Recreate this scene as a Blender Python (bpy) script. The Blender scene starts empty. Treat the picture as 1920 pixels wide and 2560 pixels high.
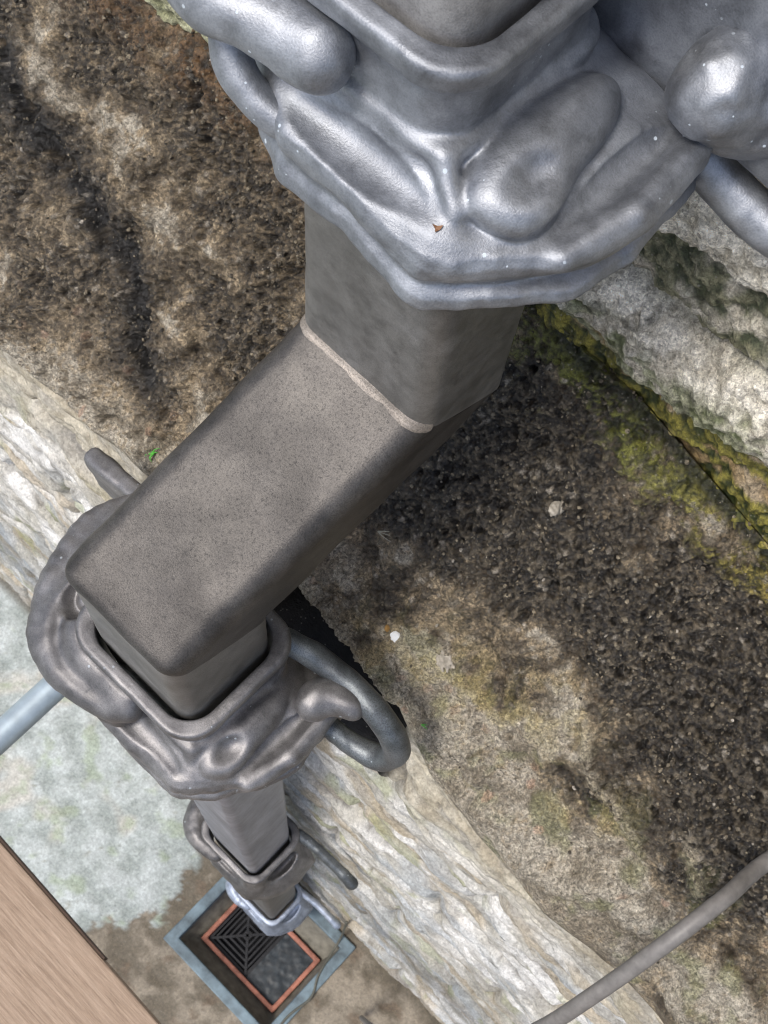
import bpy, math, random
import numpy as np
from mathutils import Matrix, Vector
random.seed(7)
# ------------------------------------------------------------------ camera, world, sun, exposure
scene = bpy.context.scene
COL = scene.collection
cd = bpy.data.cameras.new('camera'); cam = bpy.data.objects.new('camera', cd); COL.objects.link(cam)
CX = np.array([-0.7238, -0.6551, 0.2168]); CY = np.array([-0.6877, 0.6589, -0.3049]); CZ = np.array([0.0569, -0.3698, -0.9274])
Rw = np.array([CX, CY, CZ])                       # world <- (right, down, forward)
rt, dn, fw = Rw[:, 0], Rw[:, 1], Rw[:, 2]
M = Matrix(((rt[0], -dn[0], -fw[0]), (rt[1], -dn[1], -fw[1]), (rt[2], -dn[2], -fw[2]))).to_4x4()
M.translation = Vector((-0.27123, 0.12995, 0.97649))
cam.matrix_world = M
cd.sensor_fit = 'VERTICAL'; cd.sensor_height = 24.0; cd.sensor_width = 18.0
cd.lens = 24.0 * 3096.3 / 2560.0
cd.clip_start = 0.02; cd.clip_end = 500
cd.dof.use_dof = True; cd.dof.focus_distance = 0.78; cd.dof.aperture_fstop = 22.0
scene.camera = cam
SUN_EL, SUN_AZ = 60.0, 14.0        # azimuth measured from +Y towards +X
w = bpy.data.worlds.new('World'); scene.world = w; w.use_nodes = True
nt = w.node_tree; bg = nt.nodes['Background']; bg.inputs[1].default_value = 0.115
sky = nt.nodes.new('ShaderNodeTexSky'); sky.sky_type = 'NISHITA'; sky.sun_disc = False
sky.sun_elevation = math.radians(SUN_EL); sky.sun_rotation = math.radians(SUN_AZ)
sky.air_density = 1.0; sky.dust_density = 3.0; sky.ozone_density = 1.0
nt.links.new(sky.outputs[0], bg.inputs[0])
sd = bpy.data.lights.new('sun', 'SUN'); sd.energy = 1.5; sd.angle = math.radians(14); sd.color = (1, .96, .9)
so = bpy.data.objects.new('sun', sd); COL.objects.link(so)
e, a = math.radians(SUN_EL), math.radians(SUN_AZ)
sv = Vector((math.cos(e)*math.sin(a), math.cos(e)*math.cos(a), math.sin(e)))
so.rotation_euler = sv.to_track_quat('Z', 'Y').to_euler()
scene.view_settings.view_transform = 'Standard'; scene.view_settings.look = 'None'
scene.view_settings.exposure = 0.70; scene.view_settings.gamma = 1.0

scene.cycles.filter_width = 1.05

# ------------------------------------------------------------------ numpy noise
_rng = np.random.RandomState(3)
PERM = np.concatenate([_rng.permutation(512)]*3)
GR = _rng.normal(size=(512, 3)); GR /= np.linalg.norm(GR, axis=1)[:, None]
def perlin(P, scale=1.0, seed=0):
    P = np.asarray(P, float)*scale + seed*17.31
    I = np.floor(P).astype(int); F = P - I; U = F*F*F*(F*(F*6-15)+10)
    out = 0
    for dx in (0, 1):
        for dy in (0, 1):
            for dz in (0, 1):
                h = PERM[(PERM[(PERM[(I[..., 0]+dx) & 511] + I[..., 1]+dy) & 511] + I[..., 2]+dz) & 511]
                g = GR[h]
                d = g[..., 0]*(F[..., 0]-dx) + g[..., 1]*(F[..., 1]-dy) + g[..., 2]*(F[..., 2]-dz)
                wx = U[..., 0] if dx else 1-U[..., 0]
                wy = U[..., 1] if dy else 1-U[..., 1]
                wz = U[..., 2] if dz else 1-U[..., 2]
                out = out + d*wx*wy*wz
    return out*1.5
def fbm(P, scale, octs=4, seed=0, gain=.5):
    o = 0; am = 1
    for i in range(octs):
        o = o + am*perlin(P, scale*2**i, seed+i); am *= gain
    return o
def cell(U, V, size, seed=0):                     # F1 and a per-cell random on a jittered grid
    u = U/size; v = V/size; iu = np.floor(u).astype(int); iv = np.floor(v).astype(int)
    best = np.full(u.shape, 9.0); rid = np.zeros(u.shape)
    for a_ in (-1, 0, 1):
        for b_ in (-1, 0, 1):
            h = PERM[(PERM[(iu+a_+seed) & 511] + iv+b_) & 511]
            jx = (h*37 % 512)/512.; jy = (h*91 % 512)/512.
            d = np.hypot(iu+a_+jx-u, iv+b_+jy-v)
            m = d < best; best = np.where(m, d, best); rid = np.where(m, (h*53 % 512)/512., rid)
    return best, rid
def sst(a_, b_, x):
    t = np.clip((x-a_)/(b_-a_), 0, 1); return t*t*(3-2*t)
def mix(a_, b_, t):
    t = np.asarray(t)[..., None]; return np.asarray(a_)*(1-t) + np.asarray(b_)*t

# ------------------------------------------------------------------ object helpers
def tag(o, label=None, cat=None, group=None, kind=None):
    if label: o['label'] = label
    if cat: o['category'] = cat
    if group: o['group'] = group
    if kind: o['kind'] = kind
    return o
def empty(name, loc=(0, 0, 0)):
    o = bpy.data.objects.new(name, None); COL.objects.link(o); o.location = loc; o.empty_display_size = .05; return o
def mesh_obj(name, V, F, mat, parent=None, smooth=True, cols=None):
    me = bpy.data.meshes.new(name)
    V = np.asarray(V, dtype=np.float32)
    if isinstance(F, np.ndarray):
        n = F.shape[1]
        me.vertices.add(len(V)); me.vertices.foreach_set('co', V.ravel())
        me.loops.add(F.size); me.loops.foreach_set('vertex_index', F.ravel().astype(np.int32))
        me.polygons.add(len(F)); me.polygons.foreach_set('loop_start', np.arange(0, F.size, n, dtype=np.int32))
        me.update(calc_edges=True)
    else:
        me.from_pydata(V.tolist(), [], F)
    if cols is not None:
        at = me.color_attributes.new('Col', 'FLOAT_COLOR', 'POINT')
        c4 = np.ones((len(V), 4), np.float32); c4[:, :cols.shape[-1]] = cols.reshape(len(V), -1)
        at.data.foreach_set('color', c4.ravel())
    me.polygons.foreach_set('use_smooth', [smooth]*len(me.polygons))
    me.materials.append(mat); me.validate()
    o = bpy.data.objects.new(name, me); COL.objects.link(o)
    if parent: 
        o.parent = parent
        o.matrix_parent_inverse = Matrix.Identity(4)
        o.location = -parent.location if False else o.location
    return o
def local(V, o):
    return np.asarray(V, float) - np.array(o)
def gridfaces(nu, nv, flip=False):
    i = np.arange(nu*nv).reshape(nu, nv)
    F = np.stack([i[:-1, :-1], i[1:, :-1], i[1:, 1:], i[:-1, 1:]], -1).reshape(-1, 4)
    return F[:, ::-1].copy() if flip else F
def grid_obj(name, P, mat, parent=None, cols=None, flip=False):
    nu, nv = P.shape[:2]
    return mesh_obj(name, P.reshape(-1, 3), gridfaces(nu, nv, flip), mat, parent, True, None if cols is None else cols.reshape(nu*nv, -1))
def gnormals(P):
    du = np.gradient(P, axis=0); dv = np.gradient(P, axis=1)
    n = np.cross(du, dv); return n/(np.linalg.norm(n, axis=-1, keepdims=True)+1e-12)

# surface nets: polygonise an implicit function
def surface_nets(fn, lo, hi, h):
    lo = np.array(lo, float); hi = np.array(hi, float)
    ns = np.ceil((hi-lo)/h).astype(int)+1
    ax = [lo[i]+h*np.arange(ns[i]) for i in range(3)]
    X, Y, Z = np.meshgrid(*ax, indexing='ij')
    D = fn(X, Y, Z)
    D[0] = D[-1] = h; D[:, 0] = D[:, -1] = h; D[:, :, 0] = D[:, :, -1] = h
    S = D < 0
    c = [(i, j, k) for i in (0, 1) for j in (0, 1) for k in (0, 1)]
    sl = lambda o: tuple(slice(o[q], ns[q]-1+o[q]) for q in range(3))
    cnt = sum(S[sl(o)].astype(int) for o in c)
    act = (cnt > 0) & (cnt < 8)
    idx = np.full(act.shape, -1); idx[act] = np.arange(act.sum())
    A = np.argwhere(act); num = np.zeros((len(A), 3)); den = np.zeros(len(A))
    for o in c:
        for q in range(3):
            if o[q] == 0:
                p = list(o); p[q] = 1
                d0 = D[A[:, 0]+o[0], A[:, 1]+o[1], A[:, 2]+o[2]]; d1 = D[A[:, 0]+p[0], A[:, 1]+p[1], A[:, 2]+p[2]]
                cr = (d0 < 0) != (d1 < 0)
                t = np.where(cr, d0/np.where(cr, d0-d1, 1), 0)
                pt = np.array(o, float)[None, :].repeat(len(A), 0); pt[:, q] += t
                num += pt*cr[:, None]; den += cr
    V = lo + h*(A + num/den[:, None])
    F = []
    for q in range(3):
        r, s = (q+1) % 3, (q+2) % 3
        s0 = [slice(0, n) for n in ns]; s1 = [slice(0, n) for n in ns]
        s0[q] = slice(0, ns[q]-1); s1[q] = slice(1, ns[q])
        a0 = S[tuple(s0)]; a1 = S[tuple(s1)]
        E = np.argwhere(a0 != a1)
        ok = (E[:, r] > 0) & (E[:, s] > 0) & (E[:, r] < ns[r]-1) & (E[:, s] < ns[s]-1); E = E[ok]
        fl = a0[E[:, 0], E[:, 1], E[:, 2]]
        def g(dr, ds):
            G = E.copy(); G[:, r] -= dr; G[:, s] -= ds; return idx[G[:, 0], G[:, 1], G[:, 2]]
        Q = np.stack([g(1, 1), g(0, 1), g(0, 0), g(1, 0)], -1)
        Q[~fl] = Q[~fl][:, ::-1]
        F.append(Q)
    F = np.concatenate(F); F = F[(F >= 0).all(1)]
    return V, F
def smin(a_, b_, k):
    h = np.clip(.5+.5*(b_-a_)/k, 0, 1); return b_*(1-h)+a_*h-k*h*(1-h)
def smax(a_, b_, k): return -smin(-a_, -b_, k)
def rbox2(X, Y, hx, hy, r):
    qx = np.abs(X)-hx+r; qy = np.abs(Y)-hy+r
    return np.hypot(np.maximum(qx, 0), np.maximum(qy, 0)) + np.minimum(np.maximum(qx, qy), 0) - r
def poly2(X, Y, pts):
    pts = np.array(pts); d = np.full(X.shape, 1e9); s = np.ones(X.shape)
    n = len(pts); j = n-1
    for i in range(n):
        e_ = pts[j]-pts[i]; wx = X-pts[i][0]; wy = Y-pts[i][1]
        t = np.clip((wx*e_[0]+wy*e_[1])/(e_@e_), 0, 1)
        d = np.minimum(d, (wx-e_[0]*t)**2+(wy-e_[1]*t)**2)
        c1 = Y >= pts[i][1]; c2 = Y < pts[j][1]; c3 = e_[0]*wy > e_[1]*wx
        al = (c1 & c2 & c3) | (~c1 & ~c2 & ~c3); s = np.where(al, -s, s); j = i
    return s*np.sqrt(d)
def ell(X, Y, Z, c, r):
    k0 = np.sqrt(((X-c[0])/r[0])**2+((Y-c[1])/r[1])**2+((Z-c[2])/r[2])**2)
    return (k0-1)*min(r)
def tube_sdf(X, Y, Z, pts, k=.004, sq=1.0):
    d = None
    for p, q in zip(pts[:-1], pts[1:]):
        a_ = np.array(p[:3]); b_ = np.array(q[:3])-a_
        wx, wy, wz = X-a_[0], Y-a_[1], Z-a_[2]
        t = np.clip((wx*b_[0]+wy*b_[1]+wz*b_[2])/(b_@b_), 0, 1)
        r = p[3]*(1-t)+q[3]*t
        dd = np.sqrt((wx-b_[0]*t)**2+(wy-b_[1]*t)**2+(wz-b_[2]*t)**2)-r
        d = dd if d is None else smin(d, dd, k)
    return d
def spline(pts, n=6):
    pts = [np.array(p, float) for p in pts]; P = [pts[0]]+pts+[pts[-1]]; out = []
    for i in range(1, len(P)-2):
        for t in np.linspace(0, 1, n, endpoint=False):
            a_, b_, c_, d_ = P[i-1:i+3]
            out.append(.5*((2*b_)+(-a_+c_)*t+(2*a_-5*b_+4*c_-d_)*t*t+(-a_+3*b_-3*c_+d_)*t**3))
    out.append(pts[-1]); return out
def tube_mesh(pts, r, n=16, jitter=0):
    P = np.array([p[:3] for p in pts]); rad = np.array([p[3] if len(p) > 3 else r for p in pts])
    T = np.gradient(P, axis=0); T /= np.linalg.norm(T, axis=1)[:, None]
    up = np.array([0.13, .21, .97]); V = []
    for i in range(len(P)):
        u = np.cross(T[i], up); u /= np.linalg.norm(u); v = np.cross(T[i], u)
        for k in range(n):
            an = 2*math.pi*k/n; V.append(P[i]+rad[i]*(math.cos(an)*u+math.sin(an)*v))
    F = []
    for i in range(len(P)-1):
        for k in range(n):
            F.append((i*n+k, i*n+(k+1) % n, (i+1)*n+(k+1) % n, (i+1)*n+k))
    F.append(tuple(range(n))[::-1]); F.append(tuple(range((len(P)-1)*n, len(P)*n)))
    return np.array(V), F
def box_mesh(x0, x1, y0, y1, z0, z1, b=0.0):
    V = [(x, y, z) for x in (x0, x1) for y in (y0, y1) for z in (z0, z1)]
    F = [(0, 1, 3, 2), (4, 6, 7, 5), (0, 4, 5, 1), (2, 3, 7, 6), (0, 2, 6, 4), (1, 5, 7, 3)]
    return V, F
def bevel(o, wd, seg=2):
    m = o.modifiers.new('bevel', 'BEVEL'); m.width = wd; m.segments = seg; m.limit_method = 'ANGLE'; return o

# ------------------------------------------------------------------ materials
def newmat(name):
    m = bpy.data.materials.new(name); m.use_nodes = True
    t = m.node_tree; return m, t, t.nodes['Principled BSDF']
def N(t, ty, **kw):
    n = t.nodes.new(ty)
    for k, v in kw.items():
        if k in n.inputs: n.inputs[k].default_value = v
        else: setattr(n, k, v)
    return n
def noise(t, scale, detail=4, rough=.55, dist=0, vec=None):
    n = N(t, 'ShaderNodeTexNoise'); n.inputs['Scale'].default_value = scale; n.inputs['Detail'].default_value = detail
    n.inputs['Roughness'].default_value = rough; n.inputs['Distortion'].default_value = dist
    if vec: t.links.new(vec, n.inputs['Vector'])
    return n
def coords(t, scale=None):
    c = N(t, 'ShaderNodeNewGeometry').outputs['Position']
    if scale:
        m = N(t, 'ShaderNodeMapping'); m.inputs['Scale'].default_value = scale; t.links.new(c, m.inputs[0]); c = m.outputs[0]
    return c
def ramp(t, src, stops):
    r = N(t, 'ShaderNodeValToRGB'); cr = r.color_ramp
    while len(cr.elements) > 1: cr.elements.remove(cr.elements[-1])
    cr.elements[0].position = stops[0][0]; cr.elements[0].color = (*stops[0][1], 1) if len(stops[0][1]) == 3 else stops[0][1]
    for p, c_ in stops[1:]:
        e_ = cr.elements.new(p); e_.color = (*c_, 1)
    t.links.new(src, r.inputs[0]); return r.outputs[0]
def g(v): return (v, v, v)
def mixc(t, fac, a_, b_, mode='MIX'):
    m = N(t, 'ShaderNodeMix', data_type='RGBA', blend_type=mode)
    for s, v in ((0, fac), (6, a_), (7, b_)):
        if isinstance(v, (int, float)): m.inputs[s].default_value = v
        elif isinstance(v, tuple): m.inputs[s].default_value = (*v, 1)
        else: t.links.new(v, m.inputs[s])
    return m.outputs[2]
def bumpn(t, h, strength, dist, prev=None):
    b = N(t, 'ShaderNodeBump'); b.inputs['Strength'].default_value = strength; b.inputs['Distance'].default_value = dist
    t.links.new(h, b.inputs['Height'])
    if prev: t.links.new(prev, b.inputs['Normal'])
    return b.outputs[0]

def lead(name, ca, cb, cc, rough=(.36, .55), metal=.75, pit=.0, specks=0.0, streak=True, fine=.25):
    m, t, p = newmat(name); pos = coords(t)
    n1 = noise(t, 18, 5, .6, .4, pos); n2 = noise(t, 70, 5, .65, .2, pos)
    c1 = ramp(t, n1.outputs[0], [(.3, ca), (.52, cb), (.72, cc)])
    c2 = ramp(t, n2.outputs[0], [(.3, g(.72)), (.5, g(1.0)), (.72, g(1.22))])
    c = mixc(t, 1.0, c1, c2, 'MULTIPLY')
    n3 = noise(t, 900, 3, .6, 0, pos)
    n5 = noise(t, 7, 4, .6, .8, pos); c = mixc(t, 1.0, c, ramp(t, n5.outputs[0], [(.35, g(.82)), (.65, g(1.12))]), 'MULTIPLY')
    c3 = ramp(t, n3.outputs[0], [(.34, g(1-fine*1.6)), (.5, g(1)), (.68, g(1+fine))])
    c = mixc(t, 1.0, c, c3, 'MULTIPLY')
    rg = ramp(t, n2.outputs[0], [(.3, g(rough[0])), (.7, g(rough[1]))])
    nb = bumpn(t, n3.outputs[0], .35, .0006)
    nl = noise(t, 120, 3, .5, 0, pos); nb = bumpn(t, nl.outputs[0], .2, .0012, nb)
    if pit:
        v = N(t, 'ShaderNodeTexVoronoi'); v.inputs['Scale'].default_value = 330; t.links.new(pos, v.inputs['Vector'])
        pr = ramp(t, v.outputs['Distance'], [(.0, g(0)), (.28, g(1))])
        n4 = noise(t, 420, 5, .75, 0, pos); pr2 = ramp(t, n4.outputs[0], [(.30, g(0)), (.42, g(1))])
        pp = mixc(t, 1.0, pr, pr2, 'MULTIPLY')
        nb = bumpn(t, pr2, .55*pit, .0008, nb)
        c = mixc(t, .65*pit, c, mixc(t, 1.0, c, ramp(t, n4.outputs[0], [(.30, g(.5)), (.42, g(.94)), (.7, g(1.10))]), 'MULTIPLY'))
    if specks:
        v = N(t, 'ShaderNodeTexVoronoi'); v.inputs['Scale'].default_value = 210; t.links.new(pos, v.inputs['Vector'])
        sz = mixc(t, 1.0, v.outputs['Color'], v.outputs['Color'])
        sp = N(t, 'ShaderNodeSeparateColor'); t.links.new(v.outputs['Color'], sp.inputs[0])
        th = N(t, 'ShaderNodeMath', operation='MULTIPLY_ADD'); t.links.new(sp.outputs[0], th.inputs[0]); th.inputs[1].default_value = 1.3; th.inputs[2].default_value = -1.02
        lt = N(t, 'ShaderNodeMath', operation='LESS_THAN'); t.links.new(v.outputs['Distance'], lt.inputs[0]); t.links.new(th.outputs[0], lt.inputs[1])
        nm = noise(t, 14, 2, .5, 0, pos); mk = ramp(t, nm.outputs[0], [(.5, g(0)), (.56, g(1))])
        fm = mixc(t, 1.0, lt.outputs[0], mk, 'MULTIPLY')
        fm = mixc(t, 1.0, fm, g(specks), 'MULTIPLY')
        c = mixc(t, fm, c, (.55, .62, .68))
        mt = N(t, 'ShaderNodeMath', operation='MULTIPLY_ADD'); t.links.new(fm, mt.inputs[0]); mt.inputs[1].default_value = -metal; mt.inputs[2].default_value = metal
        t.links.new(mt.outputs[0], p.inputs['Metallic'])
    else: p.inputs['Metallic'].default_value = metal
    t.links.new(c, p.inputs['Base Color']); t.links.new(rg, p.inputs['Roughness']); t.links.new(nb, p.inputs['Normal'])
    return m
MAT = {}
MAT['lead_bright'] = lead('lead_bright', (.20, .213, .237), (.30, .316, .345), (.38, .40, .435), (.44, .60), .78, 0, .9, fine=.08)
MAT['lead_grey'] = lead('lead_grey', (.17, .165, .155), (.215, .21, .2), (.27, .265, .26), (.42, .56), .6, 0, 0, fine=.1)
MAT['lead_brown'] = lead('lead_brown', (.12, .118, .122), (.21, .205, .208), (.30, .292, .292), (.40, .54), .65, .12, .5, fine=.14)
MAT['lead_pitted'] = lead('lead_pitted', (.050, .046, .043), (.082, .076, .071), (.122, .113, .104), (.44, .56), .55, .38, 0, fine=.20)
MAT['lead_blue'] = lead('lead_blue', (.24, .25, .28), (.29, .30, .34), (.35, .36, .40), (.42, .52), .6, 0, 0, fine=.08)
MAT['lead_dull'] = lead('lead_dull', (.27, .265, .26), (.33, .325, .32), (.38, .375, .375), (.5, .6), .2, 0, 0, fine=.1)
MAT['zinc'] = lead('zinc', (.26, .30, .38), (.38, .43, .52), (.5, .55, .64), (.45, .6), .65, 0, 0, fine=.08)
MAT['solder'] = lead('solder', (.19, .165, .14), (.29, .255, .22), (.38, .335, .29), (.45, .6), .35, 0, 0, fine=.25)
MAT['solder_white'] = lead('solder_white', (.25, .28, .31), (.36, .4, .44), (.5, .55, .6), (.5, .7), .3, 0, 0, fine=.3)
MAT['lead_dark'] = lead('lead_dark', (.08, .088, .096), (.135, .15, .16), (.21, .23, .245), (.35, .5), .55, .3, .7, fine=.25)

def stone(name, grain=900, spec=.5, wet=.35, contrast=.55, bumps=1.0, coarse=160):
    m, t, p = newmat(name); pos = coords(t)
    a_ = N(t, 'ShaderNodeAttribute'); a_.attribute_name = 'Col'
    n1 = noise(t, grain, 4, .7, 0, pos); n2 = noise(t, coarse, 6, .72, .3, pos)
    f1 = ramp(t, n1.outputs[0], [(.32, g(1-contrast)), (.5, g(1)), (.7, g(1+contrast))])
    f2 = ramp(t, n2.outputs[0], [(.32, g(1-contrast*.9)), (.5, g(1)), (.7, g(1+contrast*.7))])
    c = mixc(t, 1.0, a_.outputs[0], f1, 'MULTIPLY'); c = mixc(t, 1.0, c, f2, 'MULTIPLY')
    n7 = noise(t, grain*.42, 3, .75, 0, pos)
    c = mixc(t, 1.0, c, ramp(t, n7.outputs[0], [(.30, g(max(.1, 1-contrast*1.7))), (.46, g(.95)), (.54, g(1.05)), (.72, g(1+contrast*1.3))]), 'MULTIPLY')
    vg = N(t, 'ShaderNodeTexVoronoi'); vg.inputs['Scale'].default_value = grain*.55; t.links.new(pos, vg.inputs['Vector'])
    sg = N(t, 'ShaderNodeSeparateColor'); t.links.new(vg.outputs['Color'], sg.inputs[0])
    c = mixc(t, 1.0, c, ramp(t, sg.outputs[0], [(0, g(1-contrast)), (.5, g(1)), (1, g(1+contrast))]), 'MULTIPLY')
    v = N(t, 'ShaderNodeTexVoronoi'); v.inputs['Scale'].default_value = 420; t.links.new(pos, v.inputs['Vector'])
    sp = N(t, 'ShaderNodeSeparateColor'); t.links.new(v.outputs['Color'], sp.inputs[0])
    gl = N(t, 'ShaderNodeMath', operation='GREATER_THAN'); t.links.new(sp.outputs[1], gl.inputs[0]); gl.inputs[1].default_value = .95
    dd = N(t, 'ShaderNodeMath', operation='LESS_THAN'); t.links.new(v.outputs['Distance'], dd.inputs[0]); dd.inputs[1].default_value = .36
    ml = N(t, 'ShaderNodeMath', operation='MULTIPLY'); t.links.new(gl.outputs[0], ml.inputs[0]); t.links.new(dd.outputs[0], ml.inputs[1])
    c = mixc(t, ml.outputs[0], c, mixc(t, .3, c, (.5, .48, .42)))
    lum = N(t, 'ShaderNodeRGBToBW'); t.links.new(a_.outputs[0], lum.inputs[0])
    rr = ramp(t, lum.outputs[0], [(.02, g(wet)), (.25, g(.85))])
    r2 = mixc(t, ml.outputs[0], rr, g(.18))
    nb = bumpn(t, n2.outputs[0], .7*bumps, .003)
    nb = bumpn(t, n7.outputs[0], .8*bumps, .0016, nb); nb = bumpn(t, n1.outputs[0], .7*bumps, .0009, nb)
    t.links.new(c, p.inputs['Base Color']); t.links.new(r2, p.inputs['Roughness']); t.links.new(nb, p.inputs['Normal'])
    p.inputs['Specular IOR Level'].default_value = spec
    return m
MAT['ledge'] = stone('ledge_stone', 900, .55, .3, .38, 1.0, 240)
MAT['upper'] = stone('upper_stone', 800, .5, .4, .28, .9, 200)
MAT['lower'] = stone('limewashed_stone', 500, .4, .6, .16, .8, 70)
MAT['ground'] = stone('paving_stone', 300, .4, .5, .12, .7, 40)
def plain(name, col, rough=.6, metal=0, var=.2, scale=60, bump=.3, bd=.001, stretch=None):
    m, t, p = newmat(name); pos = coords(t, stretch)
    n1 = noise(t, scale, 5, .6, .2, pos)
    c = mixc(t, 1.0, col, ramp(t, n1.outputs[0], [(.3, g(1-var)), (.5, g(1)), (.7, g(1+var))]), 'MULTIPLY')
    t.links.new(c, p.inputs['Base Color']); p.inputs['Roughness'].default_value = rough; p.inputs['Metallic'].default_value = metal
    t.links.new(bumpn(t, n1.outputs[0], bump, bd), p.inputs['Normal']); return m
MAT['steel'] = plain('galvanised_tube', (.42, .50, .55), .45, .5, .18, 25)
MAT['conduit'] = plain('grey_cable', (.17, .16, .15), .5, 0, .22, 120, .4, .0006)
MAT['wire'] = plain('dark_wire', (.10, .10, .08), .6)
MAT['kerb'] = plain('blue_grey_paint', (.13, .18, .21), .6, 0, .5, 22, .5, .003)
MAT['terracotta'] = plain('terracotta', (.36, .15, .105), .75, 0, .45, 38)
MAT['iron'] = plain('black_iron', (.012, .013, .016), .4, .3, .3, 60)
MAT['plate'] = plain('wet_slate_plate', (.025, .033, .040), .40, .1, .5, 45, .3, .0015)
MAT['mortar'] = plain('mortar_bed', (.17, .16, .13), .8, 0, .35, 40, .6, .004)
MAT['white_fleck'] = plain('white_fleck', (.85, .87, .88), .6)
MAT['orange_fleck'] = plain('orange_lichen', (.30, .17, .05), .8)
MAT['straw'] = plain('dry_straw', (.42, .40, .32), .7)
MAT['green'] = plain('green_sprout', (.10, .42, .06), .6)
MAT['leafscrap'] = plain('brown_leaf', (.20, .10, .05), .7)
MAT['edge'] = plain('edge_shade_brown', (.07, .042, .028), .8)  # shade colour for the gap along the board
MAT['pebble'] = plain('pebble', (.32, .29, .24), .5, 0, .4, 200)
MAT['pebble_dark'] = plain('dark_pebble', (.06, .055, .05), .3, 0, .5, 200)
# wood
m, t, p = newmat('scaffold_wood'); pos = coords(t, (1.2, 28, 28))
n1 = noise(t, 9, 6, .65, .6, pos); n2 = noise(t, 60, 3, .6, 0, pos)
c = ramp(t, n1.outputs[0], [(.28, (.21, .142, .095)), (.5, (.32, .232, .165)), (.72, (.42, .315, .235))])
c = mixc(t, 1.0, c, ramp(t, n2.outputs[0], [(.3, g(.82)), (.7, g(1.15))]), 'MULTIPLY')
t.links.new(c, p.inputs['Base Color']); p.inputs['Roughness'].default_value = .7
t.links.new(bumpn(t, n1.outputs[0], .5, .002), p.inputs['Normal']); MAT['wood'] = m

# ------------------------------------------------------------------ the wall
ZG = -2.75
def xs(fine, lo=-.64, hi=.74):
    a_ = np.arange(lo, hi, fine)
    L = lo - np.cumsum(np.geomspace(fine*2, .5, 14)); Rr = hi + np.cumsum(np.geomspace(fine*2, .5, 14))
    return np.concatenate([L[::-1], a_, Rr])
wall = empty('stone_wall', (0, 0, 0))
tag(wall, 'rough stone wall with a sloping weathered ledge above limewashed courses', 'wall')

def edge_y(x):   # front lip of the ledge, wavers along the wall
    P = np.stack([x*1.0, x*0, x*0+3.3], -1)
    b = np.interp(x, [-.7, -.5, -.3, -.21, -.17, -.1, 0, .06, .1, .3, .5, .8], [-.080, -.082, -.088, -.096, -.108, -.119, -.129, -.125, -.112, -.100, -.098, -.1])
    return b + .006*fbm(P, 11, 3, 5)
ZL = -.15
def lip_z(x):
    return np.interp(x, [-.7, -.45, -.25, -.1, .05, .2, .5], [-.17, -.165, -.17, -.155, -.145, -.135, -.14])
def crease_y(x): return -.36 + 0*x
def crease_z(x): return np.interp(x, [-.7, -.3, -.15, .0, .3, .5], [.03, .075, .125, .15, .15, .15])
def ledge_base(X, T):          # T in [0,1] rounding + slope; T<0 part is vertical lip
    ey, ez, cy, cz = edge_y(X), lip_z(X), crease_y(X), crease_z(X)
    r = np.interp(X, [-.7, -.3, -.19, -.15, .04, .1], [.075, .055, .035, .012, .010, .022])
    # quadratic curve from (ey, ez-r) up through the lip towards the crease
    dy, dz = cy-ey, cz-ez
    L = np.hypot(dy, dz); uy, uz = dy/L, dz/L
    q = .13
    s = np.clip(T/q, 0, 1)
    by = (1-s)**2*ey + 2*s*(1-s)*ey + s*s*(ey+uy*r)
    bz = (1-s)**2*(ez-r) + 2*s*(1-s)*ez + s*s*(ez+uz*r)
    s2 = np.clip((T-q)/(1-q), 0, 1)
    Y = np.where(T < q, by, ey+uy*(r+(L-r)*s2)); Z = np.where(T < q, bz, ez+uz*(r+(L-r)*s2))
    return np.stack([X, Y, Z], -1)
def seg_d(X, S, pts):
    d = np.full(X.shape, 9.0)
    for p_, q_ in zip(pts[:-1], pts[1:]):
        a_ = np.array(p_); b_ = np.array(q_)-a_
        t_ = np.clip(((X-a_[0])*b_[0]+(S-a_[1])*b_[1])/(b_@b_), 0, 1)
        d = np.minimum(d, np.hypot(X-a_[0]-b_[0]*t_, S-a_[1]-b_[1]*t_))
    return d
xg = xs(.0014); tg = np.linspace(0, 1.04, 300)
X, T = np.meshgrid(xg, tg, indexing='ij')
B = ledge_base(X, T); Nn = -gnormals(B)
if Nn[len(xg)//2, 200, 2] < 0: Nn = -Nn
Yp = B[..., 1]
q3 = B*1.0
lowf = fbm(q3, 7, 3, 11); mid = fbm(q3, 24, 4, 21); fine_ = fbm(q3, 95, 4, 31, .6); gr = perlin(q3, 420, 41)
# groove between two ledge stones left of the pipe, (x, y) trace
groove = seg_d(X+.008*mid+.004*fine_, Yp, [(.56, -.275), (.511, -.259), (.478, -.245), (.428, -.233), (.382, -.225), (.338, -.213), (.294, -.207), (.271, -.188), (.256, -.170), (.227, -.156)])
gw = np.interp(X, [.22, .26, .30, .36, .5], [.004, .009, .011, .006, .004])
gv = np.exp(-(groove/gw)**2)*np.interp(X, [.2, .24, .33, .40, .52], [0, 1, 1, .7, .5]); gv2 = np.exp(-(groove/.03)**2)
ridge = seg_d(X+.004*fine_, Yp, [(-.285, -.195), (-.296, -.187), (-.323, -.171), (-.352, -.168), (-.378, -.158), (-.40, -.15)]); rg_ = np.exp(-(ridge/.0045)**2)
knob = seg_d(X, Yp, [(-.413, -.187), (-.433, -.177), (-.445, -.168)]); kb_ = np.exp(-(knob/.006)**2)
def blobs(L):
    o = 0
    for (bx, by, rx, ry, am) in L: o = o + am*np.exp(-(((X-bx+.012*mid)/rx)**2+((Yp-by+.010*lowf)/ry)**2))
    return o
lip = sst(.34, .10, T + .10*lowf + .06*mid)
k = fbm(q3, 11, 5, 51, .62)
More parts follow.
